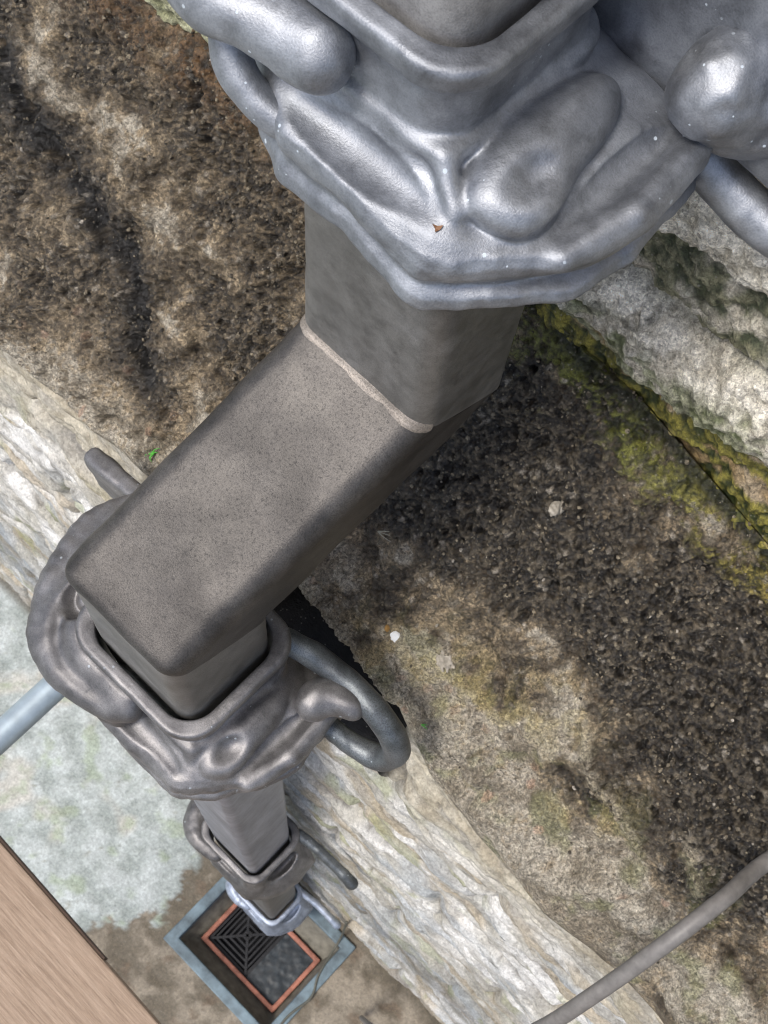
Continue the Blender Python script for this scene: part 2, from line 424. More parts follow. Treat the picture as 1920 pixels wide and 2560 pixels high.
brk = fbm(q3*np.array([1, .7, .7]), 17, 4, 201, .6); ter = np.tanh((brk+.05)*9)
crust = .48 - .05*sst(.1, .2, X) + .85*k + .35*gv2 - .10*ter*sst(.0, .15, X)*np.exp(-(brk+.05)**2*20)
crust = crust + blobs([(.405, -.32, .07, .03, .3), (.28, -.315, .06, .03, .45), (.40, -.178, .05, .022, .55), (.215, -.275, .04, .05, .5), (.17, -.25, .04, .05, .5),
    (-.03, -.26, .06, .035, .5), (-.09, -.262, .06, .04, .6), (-.15, -.265, .06, .04, .55), (-.22, -.26, .07, .05, .5), (-.30, -.265, .07, .045, .6), (-.36, -.25, .07, .05, .6), (-.42, -.22, .07, .035, .6),
    (-.32, -.225, .05, .02, .35), (-.11, -.178, .04, .02, .55), (-.07, -.170, .03, .02, .2), (-.294, -.155, .016, .012, .8), (-.33, -.158, .022, .01, .7), (-.478, -.16, .035, .02, .8), (-.53, -.145, .03, .02, .7), (-.44, -.19, .05, .018, .5)])
crust = crust - blobs([(.495, -.26, .03, .02, .3), (.43, -.262, .035, .016, .4), (.368, -.272, .04, .014, .45), (.30, -.246, .05, .016, .4), (.246, -.226, .04, .015, .35),
    (-.035, -.168, .03, .018, .4), (-.20, -.146, .05, .020, .6), (-.245, -.165, .04, .016, .55), (-.245, -.200, .02, .03, .35), (-.40, -.135, .04, .014, .7), (-.13, -.122, .06, .014, .5), (-.03, -.34, .02, .02, .3)])
crust = np.clip(crust, 0, 1)*(1-lip*np.interp(X, [-.6, -.42, -.3, -.05, .05, .3], [.35, .7, .97, .8, .95, .95]))
right = sst(-.02, -.14, X)
peb, prid = cell(X+.2*gr*.004, Yp*1.25, .0065, 3)
peb2, prid2 = cell(X, Yp*1.25, .014, 9)
ph = np.where(prid > .55, np.clip(1-(peb/.42)**2, 0, 1), 0)*.0016
ph2 = np.where(prid2 > .86, np.clip(1-(peb2/.35)**2, 0, 1), 0)*.003
rid = 1-np.abs(fbm(q3*np.array([1, 1.2, 1.2]), 60, 4, 61, .62))*2.2
strat = perlin(q3*np.array([.25, 1, 1]), 55, 71)
disp = .016*lowf + .0115*mid + .0038*ter*(.4+.6*sst(-.05, .15, X)) + (.0028+.0002*crust)*fine_ + (.0008+.0012*crust)*gr + .0010*rid*crust + .002*strat*(1-crust*.5)
vf = fbm(q3, 210, 3, 131, .65)
disp += (ph+ph2)*(.35+.9*crust) - .019*gv - .005*gv2 + (.0013+.0013*crust)*vf + .0006*crust*perlin(q3, 520, 191) + .004*rg_ + .005*kb_ - .004*np.exp(-((ridge-.010)/.007)**2)*(Yp > -.19)
pit = np.clip(-fbm(q3, 105, 3, 141, .6)-.24, 0, 1); disp -= .012*pit*crust
vv = perlin(q3, 330, 181)
disp *= sst(.005, .07, T)
P = B + Nn*disp[..., None]
# colour: stains, lichen, painted crease shade; pits darker, ridges paler
pl = perlin(q3, 160, 81); pl2 = fbm(q3, 45, 3, 91)
beige = mix((.19, .16, .115), (.37, .335, .27), sst(-.5, .5, lowf+pl2+.5*vf))
tan = mix((.062, .046, .028), (.29, .23, .15), sst(-.55, .45, pl2+.8*vf))
lf_ = sst(.0, .15, X)[..., None]; dark = mix(np.array((.010, .008, .006))*(1-lf_)+np.array((.022, .017, .011))*lf_, np.array((.125, .102, .070))*(1-lf_)+np.array((.19, .148, .095))*lf_, sst(-.4, .9, .5*fine_+.9*vf+.5*vv))
c = mix(beige, tan, sst(.04, .26, crust+.15*pl2+.15*vf)); c = mix(c, dark, sst(.36, .62, crust+.22*fine_+.62*vf+.28*vv))
c = mix(c, (.008, .007, .006), np.clip(pit*4, 0, .8)*crust)
c = mix(c, (.40, .35, .26), np.clip(rg_+kb_, 0, 1)*.8*sst(-.5, .1, vf))
bk = np.exp(-(groove/.016)**2)*sst(-.3, .2, mid+.3); c = mix(c, (.012, .011, .010), np.clip(bk*1.1, 0, 1))
# green algae and rust tints near the crease and below the lip
gm = sst(-.5, .15, fbm(q3, 20, 4, 101)+.5*vf)*sst(.87, .95, T+.05*mid+.04*vf); c = mix(c, mix((.020, .026, .006), mix((.16, .17, .03), (.26, .20, .05), sst(-.1, -.4, X)), sst(-.45, .5, .6*fine_+.3*mid+.6*vf)), gm*sst(.1, -.10, X)*.92)
gm2 = sst(.15, .55, fbm(q3, 30, 3, 111))*sst(.45, .15, T)*.45; c = mix(c, (.17, .18, .07), gm2*right)
rust = sst(.78, .98, T+.06*mid)*sst(.05, .25, X); c = mix(c, mix((.05, .028, .012), (.14, .075, .03), sst(-.3, .3, fine_)), rust*.75*sst(-.4, .2, fine_+.3))
pale = np.where((prid > .8) & (peb < .36), 1, 0)*sst(-.2, .3, pl2)
c = mix(c, mix((.16, .14, .11), (.40, .36, .30), prid*5-4), pale*.6)
yel = blobs([(-.20, -.160, .05, .02, 1), (-.13, -.135, .05, .02, .7), (-.26, -.185, .03, .02, .8), (-.34, -.15, .02, .02, .8)])*sst(-.1, .5, pl2+.3*fine_+.1); c = mix(c, (.30, .25, .10), np.clip(yel, 0, 1)*.6)
pink = np.where((prid2 > .93) & (peb2 < .3), 1, 0)*lip; c = mix(c, (.36, .22, .15), pink*.5)
c = mix(c, (.012, .014, .006), np.exp(-((T-.985)/.02)**2)*.9)  # crevice shade painted as a dark line along the crease
P[:, 0, 1] -= .07; P[:, 1, 1] -= .012
vis = ((X > -.62) & (X < .72)); P_LEDGE_I = P[vis]; P_LEDGE_W = (np.clip(crust-.25, 0, 1)**1.5+.02)[vis]*(T[vis] > .05)
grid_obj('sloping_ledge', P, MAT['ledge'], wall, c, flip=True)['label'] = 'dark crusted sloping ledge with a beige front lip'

# upper wall
zu = np.concatenate([np.linspace(-.06, .52, 250), np.linspace(.54, 3.2, 40)])
ug = xs(.0022)
X, Zt = np.meshgrid(ug, zu, indexing='ij')
Zc = crease_z(X)-.05+ (Zt+.06)*(3.2-(crease_z(X)-.05))/3.26
q3 = np.stack([X, X*0-.36, Zc], -1)
lowf = fbm(q3, 8, 3, 12); mid = fbm(q3, 26, 4, 22); fine_ = fbm(q3, 100, 4, 32, .6); gr = perlin(q3, 380, 42)
zz = Zc + .012*fbm(q3*np.array([1, 1, .4]), 14, 3, 7)
leftp = sst(.12, .2, X+.02*mid)
wv = .010*np.sin(X*19+1)
# bed joints and bulging stones
def bulge(z0, z1, amp, wd=.012):
    u = np.clip((zz-z0-wv)/(z1-z0), 0, 1); return amp*np.clip(4*u*(1-u), 0, 1)**.45
off = bulge(.175, .262, .030) + bulge(.27, .335, .014) + bulge(.34, .47, .034)
off = off*(1-leftp) + leftp*(bulge(.10, .30, .02)+bulge(.31, .47, .02))
kk = np.floor((zz-.48)/.14); xx = X+kk*.17
u = (xx/.42) % 1; v = ((zz-.48)/.14) % 1
blk = np.clip(1-np.maximum(np.abs(u-.5)*2, 0)**14, 0, 1)*np.clip(1-np.abs(v-.5)**8*2**8, 0, 1)
off = np.where(Zc > .48, .02*blk, off)
disp = off + .008*lowf + .008*mid + .0035*fine_ + .0012*gr
vx, vr = cell(X, Zc, .011, 5)
disp += np.where(vr > .5, np.clip(1-(vx/.4)**2, 0, 1), 0)*.0018
P = np.stack([X, -.362+disp, Zc], -1)
pl2 = fbm(q3, 40, 3, 92)
pale = mix((.46, .42, .34), (.80, .75, .65), sst(-.5, .4, pl2+.6*fine_))
c = pale
moss = mix((.025, .034, .008), (.24, .21, .04), sst(-.35, .4, fine_+.4*mid))
ochre = mix((.30, .21, .10), (.38, .30, .20), sst(-.3, .3, mid))
low = (1-sst(.188, .202, zz-wv*.9))*(1-leftp)
c = mix(c, moss, low); c = mix(c, ochre, low*sst(.15, .4, fbm(q3*np.array([.5, 1, 1.6]), 30, 3, 14))*sst(-.02, -.12, X))
greeny = mix((.10, .115, .05), (.33, .33, .22), sst(-.3, .3, fine_))
b2 = sst(.168, .182, zz-wv)*(1-sst(.215, .245, zz-wv))*(1-leftp)
c = mix(c, greeny, b2*sst(-.25, .2, pl2+.1)); 
b3 = sst(.255, .27, zz-wv)*(1-sst(.335, .352, zz-wv))*(1-leftp)
c = mix(c, mix((.05, .06, .03), (.22, .21, .13), sst(-.3, .4, fine_+.3*mid)), b3*sst(-.35, .15, pl2+.15))
c = mix(c, (.20, .22, .08), leftp*sst(.2, .155, zz)*.7)
c = mix(c, (.03, .03, .02), sst(.3, .7, fbm(q3, 55, 3, 15))*.6*(1-leftp)*sst(.34, .3, zz))
grid_obj('upper_masonry', P, MAT['upper'], wall, c)['label'] = 'lumpy mossy stone courses above the ledge'

# lower limewashed wall
lg = xs(.0035, -.66, 1.6)
zl = np.concatenate([np.linspace(-.12, -.45, 90), np.linspace(-.455, -1.2, 110)[1:], np.linspace(-1.21, ZG-.06, 110)])
X, Zc = np.meshgrid(lg, zl, indexing='ij')
q3 = np.stack([X, X*0, Zc], -1)
ey = edge_y(X)
mid = fbm(q3, 14, 4, 23); lowf = fbm(q3, 4, 3, 13); fine_ = fbm(q3, 60, 3, 33, .55)
hcs = [-.30, -.47, -.70, -.88, -1.12, -1.34, -1.6, -1.8, -2.06, -2.3, -2.5, -2.72]
kz = np.searchsorted(-np.array(hcs), -(Zc+.012*np.sin(X*7)+.014*mid))
xj = ((X + kz*.173 + .02*mid)/.38) % 1
zj = np.full(X.shape, 9.0)
for h_ in hcs: zj = np.minimum(zj, np.abs(Zc+.012*np.sin(X*7)+.014*mid-h_))
jd = np.minimum(zj, np.minimum(xj, 1-xj)*.38)
st_h = (np.array([(i*131 % 17)/17. for i in range(40)])[kz] - .4)
off = ey*0 - .100 + (ey-.006+.100)*sst(-.36, -.20, Zc) + .016*st_h*sst(-.22, -.32, Zc)
disp = off - .016*np.exp(-(jd/.010)**2)*sst(-.2, -.3, Zc) + .008*lowf + .006*mid + .0022*fine_
disp = disp - 0
void = sst(-.165, -.145, X+.01*mid)*sst(.075, .055, X+.01*mid)*sst(-.365, -.345, Zc+.01*mid-.06*sst(-.05, -.17, X)*0)
disp = disp - .17*void
rb = np.interp(X, [-.7, -.3, -.19, -.15, .04, .1], [.075, .055, .035, .012, .010, .022])
disp = disp - .10*sst(lip_z(X)-rb+.001, lip_z(X)-rb+.010, Zc)
flake = fbm(q3*np.array([.5, 1, 1.2]), 24, 4, 151, .6); lam = fbm(q3*np.array([.22, 1, 1]), 28, 3, 161, .6); disp += .0009*np.tanh(flake*6) + .0045*np.tanh(lam*4)
crk = np.exp(-(np.abs(lam+.12)/.018)**2)*sst(-.1, .3, mid); disp -= .004*crk
P = np.stack([X, disp, Zc], -1)
pl2 = fbm(q3, 9, 4, 93)
white = mix((.44, .42, .365), (.68, .67, .64), sst(-.5, .4, pl2+.35*flake))
blue = (.40, .44, .47); buff = (.40, .33, .225)
c = mix(white, blue, sst(.1, .5, fbm(q3*np.array([1, 1, 1.6]), 5, 3, 16))*.65)
c = mix(c, buff, sst(.12, .5, fbm(q3*np.array([1, 1, 1.8]), 6, 4, 17))*.75)
c = mix(c, (.28, .30, .12), sst(.3, .6, fbm(q3, 11, 4, 18))*.5)
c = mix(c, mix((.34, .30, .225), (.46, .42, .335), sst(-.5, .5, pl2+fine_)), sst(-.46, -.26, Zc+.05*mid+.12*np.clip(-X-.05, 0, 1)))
c = mix(c, (.16, .14, .11), crk*.8)
void_shade = sst(-.18, -.158, X+.01*mid)*sst(.085, .068, X+.01*mid)*sst(-.40, -.375, Zc+.01*mid)  # mask for shade painted into the recess under the lip
 
c = mix(c, (.14, .13, .11), np.exp(-(jd/.005)**2)*sst(-.3, .2, mid+.15)*.85*sst(-.22, -.3, Zc))
c = mix(c, (.30, .29, .27), sst(.0, -.5, flake)*.5)
c = mix(c, (.24, .20, .15), sst(ZG+.25, ZG+.05, Zc+.1*mid)*.7)
c = mix(c, (.005, .0045, .004), void_shade)  # recess shade painted near black
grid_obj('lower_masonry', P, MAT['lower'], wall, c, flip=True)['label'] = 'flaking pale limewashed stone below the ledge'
# body behind so the wall is solid
V, F = box_mesh(-8, 8, -1.2, -.44, ZG-.3, 3.2)
mesh_obj('wall_core', V, F, MAT['mortar'], wall, False)

# ------------------------------------------------------------------ the ground with the gully opening
GX0, GX1, GY0, GY1 = -.262, .150, -.073, .286      # outer edge of the gully kerb
def axis_pts(lo, hi, fine, big, must):
    a_ = np.arange(lo, hi, fine); L = lo-np.cumsum(np.geomspace(fine*2, big, 16)); R_ = hi+np.cumsum(np.geomspace(fine*2, big, 16))
    a_ = np.concatenate([L[::-1], a_, R_]); 
    for m_ in must: a_[np.argmin(np.abs(a_-m_))] = m_
    return a_
gx = axis_pts(-.9, 1.6, .008, 40, (GX0, GX1)); gy = axis_pts(-.16, .8, .008, 40, (GY0, GY1))
X, Y = np.meshgrid(gx, gy, indexing='ij'); q3 = np.stack([X, Y, X*0], -1)
lowf = fbm(q3, 4, 3, 14); mid = fbm(q3, 16, 4, 24); fine_ = fbm(q3, 70, 3, 34)
near = sst(3, 1.5, np.hypot(X, Y))
hole = (X > GX0+.001) & (X < GX1-.001) & (Y > GY0+.001) & (Y < GY1-.001)
edge = np.maximum(np.maximum(GX0-X, X-GX1), np.maximum(GY0-Y, Y-GY1))
Zg = ZG + near*(.006*lowf+.004*mid+.0015*fine_)*sst(0, .04, edge)
limed = sst(-.012, .012, X - (.215 + .04*np.sin(Y*16+.5) + .05*mid + .02*fine_ + .10*sst(.15, .42, Y)))
Zg = Zg + .006*limed*near
wet = mix((.13, .11, .08), (.27, .235, .185), sst(-.4, .4, mid+lowf))
lime = mix((.30, .335, .32), (.48, .52, .515), sst(-.7, .6, mid+.4*fine_))
lime = mix(lime, (.52, .47, .40), sst(.1, .5, fbm(q3, 6, 3, 19))*.5)
crk2 = np.exp(-(fbm(q3, 5, 4, 171)/.012)**2)*sst(-.1, .3, mid); Zg = Zg - .004*crk2*near
lime = mix(lime, (.20, .20, .15), crk2*.6)
lime = mix(lime, (.36, .40, .39), sst(.1, .6, fbm(q3, 30, 4, 172))*.4)
lime = mix(lime, (.30, .36, .25), sst(.25, .6, fbm(q3, 12, 4, 20))*.6)
c = mix(wet, lime, limed); c = mix(c, (.12, .08, .05), sst(.35, .6, fbm(q3, 20, 3, 21))*.5*(1-limed))
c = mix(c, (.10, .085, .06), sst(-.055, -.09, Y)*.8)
F = gridfaces(len(gx), len(gy)); fc = hole.reshape(-1)[F].any(1) 
cxm = X.reshape(-1)[F].mean(1); cym = Y.reshape(-1)[F].mean(1)
keep = ~((cxm > GX0) & (cxm < GX1) & (cym > GY0) & (cym < GY1))
tag(mesh_obj('ground', np.stack([X, Y, Zg], -1).reshape(-1, 3), F[keep], MAT['ground'], None, True, c.reshape(-1, 3)), 'worn stone paving, limewashed pale green on one side and wet brown by the drain', kind='structure')

gul = empty('drain_gully', (0, 0, 0)); tag(gul, 'square drain gully with blue grey kerb and terracotta ring under the pipe', 'drain')
def frame_mesh(x0, x1, y0, y1, wd, z0, z1):
    V = []
    for z in (z0, z1):
        V += [(x0, y0, z), (x1, y0, z), (x1, y1, z), (x0, y1, z), (x0+wd, y0+wd, z), (x1-wd, y0+wd, z), (x1-wd, y1-wd, z), (x0+wd, y1-wd, z)]
    F = []
    for i in range(4):
        j = (i+1) % 4
        F += [(8+i, 8+j, 12+j, 12+i), (i, 4+i, 4+j, j), (i, j, 8+j, 8+i), (4+i, 12+i, 12+j, 4+j)]
    return V, F
V, F = frame_mesh(GX0, GX1, GY0, GY1, .032, ZG-.2, ZG+.012); bevel(mesh_obj('kerb', V, F, MAT['kerb'], gul, False), .004)
tx0, tx1, ty0, ty1 = -.212, .082, .018, .214
# sloping mortar bed from kerb to ring
i0 = [(GX0+.03, GY0+.03), (GX1-.03, GY0+.03), (GX1-.03, GY1-.03), (GX0+.03, GY1-.03)]
i1 = [(tx0, ty0), (tx1, ty0), (tx1, ty1), (tx0, ty1)]
nb_ = 24; P = np.zeros((4*nb_+1, 9, 3))
for k_ in range(4*nb_+1):
    s_ = (k_ % (4*nb_))/nb_; i_ = int(s_); f_ = s_-i_; j_ = (i_+1) % 4
    A_ = np.array(i0[i_])*(1-f_)+np.array(i0[j_])*f_; B_ = np.array(i1[i_])*(1-f_)+np.array(i1[j_])*f_
    for m_ in range(9):
        u_ = m_/8; P[k_, m_] = (*(A_*(1-u_)+B_*u_), ZG-.02-.075*u_**.7)
P[..., 2] += .006*fbm(P, 30, 3, 3)
grid_obj('mortar_bed', P, MAT['mortar'], gul, flip=True)
V, F = frame_mesh(tx0, tx1, ty0, ty1, .014, ZG-.25, ZG-.075); bevel(mesh_obj('terracotta_ring', V, F, MAT['terracotta'], gul, False), .004)
V, F = box_mesh(tx0+.0145, tx1-.0145, ty0+.0145, ty1-.0145, ZG-.20, ZG-.19); mesh_obj('drain_floor', V, F, MAT['iron'], gul, False)
# iron grate: concentric ribs meeting on a diagonal cross
gx0, gx1, gy0, gy1 = -.085, tx1-.016, ty0+.016, ty1-.016; zt = ZG-.095
V, F = [], []
def addbox(x0, x1, y0, y1, z0, z1):
    v_, f_ = box_mesh(x0, x1, y0, y1, z0, z1); o_ = len(V); V.extend(v_); F.extend([tuple(i+o_ for i in q) for q in f_])
def addbar(p_, q_, wd, z0, z1):
    p_ = np.array(p_); q_ = np.array(q_); d_ = (q_-p_)/np.linalg.norm(q_-p_); n_ = np.array([-d_[1], d_[0]])*wd/2; o_ = len(V)
    for (b_, s_) in ((p_, -1), (p_, 1), (q_, -1), (q_, 1)):
        for z_ in (z0, z1): V.append((*(b_+n_*s_), z_))
    F.extend([tuple(i+o_ for i in q) for q in ((0, 1, 3, 2), (4, 6, 7, 5), (0, 4, 5, 1), (2, 3, 7, 6), (0, 2, 6, 4), (1, 5, 7, 3))])
cxg, cyg = (gx0+gx1)/2, (gy0+gy1)/2; hw, hh = (gx1-gx0)/2, (gy1-gy0)/2
for i_ in range(6):
    f_ = 1-i_*.175; z_ = zt+.0004*i_
    a_, b_ = hw*f_, hh*f_; wd = .012 if i_ == 0 else .0055
    for s_ in (-1, 1):
        addbox(cxg-a_, cxg+a_, cyg+s_*b_-wd/2, cyg+s_*b_+wd/2, z_-.012, z_)
        addbox(cxg+s_*a_-wd/2, cxg+s_*a_+wd/2, cyg-b_+wd/2, cyg+b_-wd/2, z_-.0125, z_-.0003)
for s_ in (-1, 1): addbar((cxg-hw, cyg-s_*hh), (cxg+hw, cyg+s_*hh), .007, zt-.013, zt+.003)
mesh_obj('grate', V, F, MAT['iron'], gul, False)
# the plate beside it
n1_ = 40; uu, vv = np.meshgrid(np.linspace(tx0+.015, gx0-.004, n1_), np.linspace(ty0+.015, ty1-.015, n1_), indexing='ij')
P = np.stack([uu, vv, ZG-.092+uu*0], -1); P[..., 2] += .0012*fbm(P, 40, 3, 4)
grid_obj('cover_plate', P, MAT['plate'], gul)

# ------------------------------------------------------------------ the downpipe
pipe = empty('lead_downpipe', (0, 0, 0))
tag(pipe, 'square lead downpipe with ornate collars stepping out over the ledge', 'downpipe')
HX, HY = .059, .05
def rr_profile(hx, hy, r, n=10, m=12):
    pts = []
    for (sx, sy, a0) in ((1, 1, 0), (-1, 1, 90), (-1, -1, 180), (1, -1, 270)):
        cx_, cy_ = sx*(hx-r), sy*(hy-r)
        for k_ in range(n+1):
            an = math.radians(a0+90*k_/n); pts.append((cx_+r*math.cos(an), cy_+r*math.sin(an)))
        nx = {0: (-1, 1), 90: (-1, -1), 180: (1, -1), 270: (1, 1)}[a0]; an = math.radians(a0+90)
        ex, ey_ = pts[-1]; tx, ty = -(hx-r)*2*(1 if a0 == 0 else -1 if a0 == 180 else 0), -(hy-r)*2*(1 if a0 == 90 else -1 if a0 == 270 else 0)
        for k_ in range(1, m): pts.append((ex+tx*k_/m, ey_+ty*k_/m))
    return np.array(pts)
def sweep(name, stations, mat, wob=.0006, parent=None, fillet=None):
    # stations: list of rings (n,3); dense resample along the length
    R_ = [np.array(s) for s in stations]; out = []
    for i in range(len(R_)-1):
        L = np.linalg.norm(R_[i+1].mean(0)-R_[i].mean(0)); n_ = max(1, int(L/.006)) if L < .8 else 90
        for k_ in range(n_): out.append(R_[i]+(R_[i+1]-R_[i])*k_/n_)
    out.append(R_[-1]); G = np.array(out)
    Gc = np.concatenate([G, G[:, :1]], 1)
    nn = gnormals(Gc)[:, :-1]
    nn = np.where(((G-G.mean(1, keepdims=True))*nn).sum(-1, keepdims=True) < 0, -nn, nn)
    G = G + nn*(wob*(fbm(G, 14, 3, 8)*1.6+.35*perlin(G, 60, 2)))[..., None]
    a_, b_ = G.shape[:2]; i = np.arange(a_*b_).reshape(a_, b_); j = np.roll(i, -1, 1)
    F = np.stack([i[:-1], i[1:], j[1:], j[:-1]], -1).reshape(-1, 4)
    Vv = G.reshape(-1, 3)
    # orient outward
    v0 = Vv[F[0]]; nrm = np.cross(v0[1]-v0[0], v0[2]-v0[0])
    if nrm @ (v0.mean(0)-G[0].mean(0)) < 0: F = F[:, ::-1].copy()
    return mesh_obj(name, Vv, F, mat, parent or pipe)
UX, UY = -.0211, -.2186
Pu = np.array([UX, UY+HY, .2478]); Pl = np.array([0, HY, .1445]); dd_ = (Pl-Pu)/np.linalg.norm(Pl-Pu)
npl = dd_+np.array([0, 0, -1.]); npl /= np.linalg.norm(npl)
prof = rr_profile(HX, HY, .017)
def on_plane(P0, cx_, cy_, pr):
    x_ = pr[:, 0]+cx_; y_ = pr[:, 1]+cy_
    z_ = P0[2]-(npl[0]*(x_-P0[0])+npl[1]*(y_-P0[1]))/npl[2]
    return np.stack([x_, y_, z_], -1)
Mu = on_plane(Pu, UX, UY, prof); Ml = on_plane(Pl, 0, 0, prof)
def ringz(cx_, cy_, z_, pr): return np.stack([pr[:, 0]+cx_, pr[:, 1]+cy_, pr[:, 0]*0+z_], -1)
prof_s = rr_profile(HX-.006, HY-.004, .016)
prof_u = rr_profile(HX-.0028, HY-.0028, .018)
sweep('pipe_length', [ringz(UX+.019, UY, 3.1, prof_u), ringz(UX+.019, UY, .545, prof_u)], MAT['lead_dull'])
sweep('pipe_length', [ringz(UX, UY, .488, prof), Mu+np.array([0, 0, .03]), Mu+np.array([0, 0, .0])], MAT['lead_grey'])
f1 = Ml+(Mu-Ml)/np.linalg.norm(Mu-Ml, axis=1)[:, None]*.007; f2 = Ml+np.array([0, 0, -.007])
arc = [(1-s_)**2*f1+2*s_*(1-s_)*Ml+s_*s_*f2 for s_ in np.linspace(0, 1, 7)]
off_o = sweep('offset_section', [Mu]+arc, MAT['lead_pitted'], .0009); off_o['label'] = 'pitted brown slanting section of the pipe'
prof_t = rr_profile(HX-.0018, HY-.0018, .016)
sweep('pipe_length', [on_plane(Pl, 0, 0, prof_t)+np.array([0, 0, -.004]), ringz(0, 0, -.055, prof_t)], MAT['lead_grey'])
prof_n = rr_profile(HX-.003, HY-.003, .013)
l2 = sweep('pipe_length', [ringz(0, 0, -.03, prof_n), ringz(0, 0, -1.30, prof_n)], MAT['lead_blue'])
sweep('pipe_length', [ringz(0, 0, -1.27, prof_n), ringz(0, 0, -2.50, prof_n)], MAT['lead_grey'])
# solder seam over the upper mitre, along the front face only
cen = Mu.mean(0); fm_ = [q for q in range(len(prof)) if prof[q, 1] > HY-.016 and prof[q, 0] > -HX+.0005]
fm_ = sorted(fm_, key=lambda q: -prof[q, 0]+.3*(HY-prof[q, 1])*(1 if prof[q, 0] < 0 else -1)); mm = Mu[fm_]; nn_ = len(mm)
outw = mm-cen; outw /= np.linalg.norm(outw, axis=1)[:, None]
rings = []
dirs_ = [np.array([0, 0, 1.0]), dd_]
for an_, wd_, lf_ in ((0, .0038, -.0006), (1, .0026, .0006), (2, .0008, .0011), (3, -.002, .0012), (4, -.0045, .0007), (5, -.0065, -.0006)):
    sh = np.array([0, 0, 1.0])*wd_ if wd_ > 0 else dd_*(-wd_)
    rings.append(mm+sh+outw*lf_+outw*.0007*perlin(mm+sh, 90, an_)[:, None])
a_ = np.array(rings); F = gridfaces(a_.shape[0], nn_)
mesh_obj('solder_seam', a_.reshape(-1, 3), F, MAT['solder'], pipe)

HEM = [(.022, .075), (-.064, .077), (-.085, .058), (-.108, .025), (-.115, -.005), (-.110, -.055), (-.06, -.062), (.07, -.062), (.085, -.05), (.085, .0), (.07, .045)]   # shrunk by .013, rounded back out
HEM1 = [(x if x < .0 else x*.8, y) for x, y in HEM]
def collar_body(seed, style, top=0.0, rxs=0.0):
    if style == 'full':
        kx = [-.16, -.124, -.118, -.112, -.107, -.103, -.099, -.094, -.088, -.082, -.077, -.073, -.069, -.064, -.058, -.05, .05]
        kg = [.90, .93, .98, .95, .84, .85, .93, .98, .97, .90, .74, .50, .25, .12, .05, .01, 0]
    else:
        kx = [-.16, -.122, -.112, -.100, -.090, -.075, -.060, -.04, -.02, 0.01]; kg = [.5, .62, .72, .70, .66, .5, .34, .22, .1, 0]
    def fn(X, Y, Z):
        nz = .0045*perlin(np.stack([X, Y, Z], -1), 22, seed) + .0022*perlin(np.stack([X, Y, Z], -1), 55, seed+3)+.0008*perlin(np.stack([X, Y, Z], -1), 130, seed+4)
        Xr = X-rxs
        rect = rbox2(Xr, Y, HX+.003, HY+.003, .019); hem = poly2(X, Y, HEM)-.013
        Zw = Z + .0035*np.sin(X*45+seed)+.0025*np.sin(Y*60)+.003*perlin(np.stack([X, Y, Z*0], -1), 35, seed+5)
        gfac = np.interp(Zw, kx, kg)
        d = (rect*(1-gfac)+hem*gfac) - .003 + nz*.6*(gfac+.15)
        d = smax(d, Z-top, .004); d = smax(d, -(Zw+.124), .005)
        ro = np.abs(rbox2(Xr, Y, HX+.0095, HY+.0095, .024))-.0020; rz = np.abs(Z-top+.007)-.0030
        rim = np.hypot(np.maximum(ro, 0), np.maximum(rz, 0))+np.minimum(np.maximum(ro, rz), 0)-.0042 + nz*.3
        d = smin(d, rim, .003)
        if style == 'full':
            bead = np.hypot(rbox2(Xr, Y, HX+.007, HY+.007, .02), Z+.059)-.0052+nz*.4
            d = smin(d, bead, .0035)
            ribs = tube_sdf(X, Y, Z, [(-.062+rxs*.8, .056, -.060, .005), (-.070+rxs*.4, .066, -.074, .0045), (-.077, .076, -.088, .003)])
            d = smin(d, ribs, .010)
            po = ell(X, Y, Z, (-.078+rxs*.5, .010, -.070), (.021, .052, .018)); po = smin(po, ell(X, Y, Z, (-.084, .036, -.074), (.017, .022, .015)), .010)
            po = smax(po, -ell(X, Y, Z, (-.086, .036, -.056), (.009, .013, .006)), .006)
            d = smin(d, po, .0055)
            d = smax(d, -ell(X, Y, Z, (-.012, .078, -.0685), (.060, .014, .0100)), .003)
            d = smax(d, -ell(X, Y, Z, (-.112, -.005, -.075), (.017, .070, .0085)), .003)
            d = smin(d, tube_sdf(X, Y, Z, [(-.112, .040, -.086, .006), (-.121, .0, -.083, .008), (-.119, -.05, -.080, .007)]), .010)
            d = smax(d, -tube_sdf(X, Y, Z, [(-.075, .100, -.101, .003), (-.108, .066, -.098, .005), (-.134, .02, -.095, .0055), (-.137, -.05, -.092, .004)]), .006)
        else:
            for (cx_, cy_, rx, ry) in ((0, HY+.016, .042, .010), (-HX-.018, 0, .012, .034)):
                d = smax(d, -ell(X, Y, Z, (cx_, cy_, -.045), (rx, ry, .028)), .006)
        d = smax(d, -rbox2(Xr, Y, HX+.0036, HY+.0036, .026), .002)
        return d*.8
    return fn
def sub(name, fn, lo, hi, h, mat, par, label=None):
    V, F = surface_nets(fn, lo, hi, h); o = mesh_obj(name, V, F, mat, par)
    if label: o['label'] = label
    return o
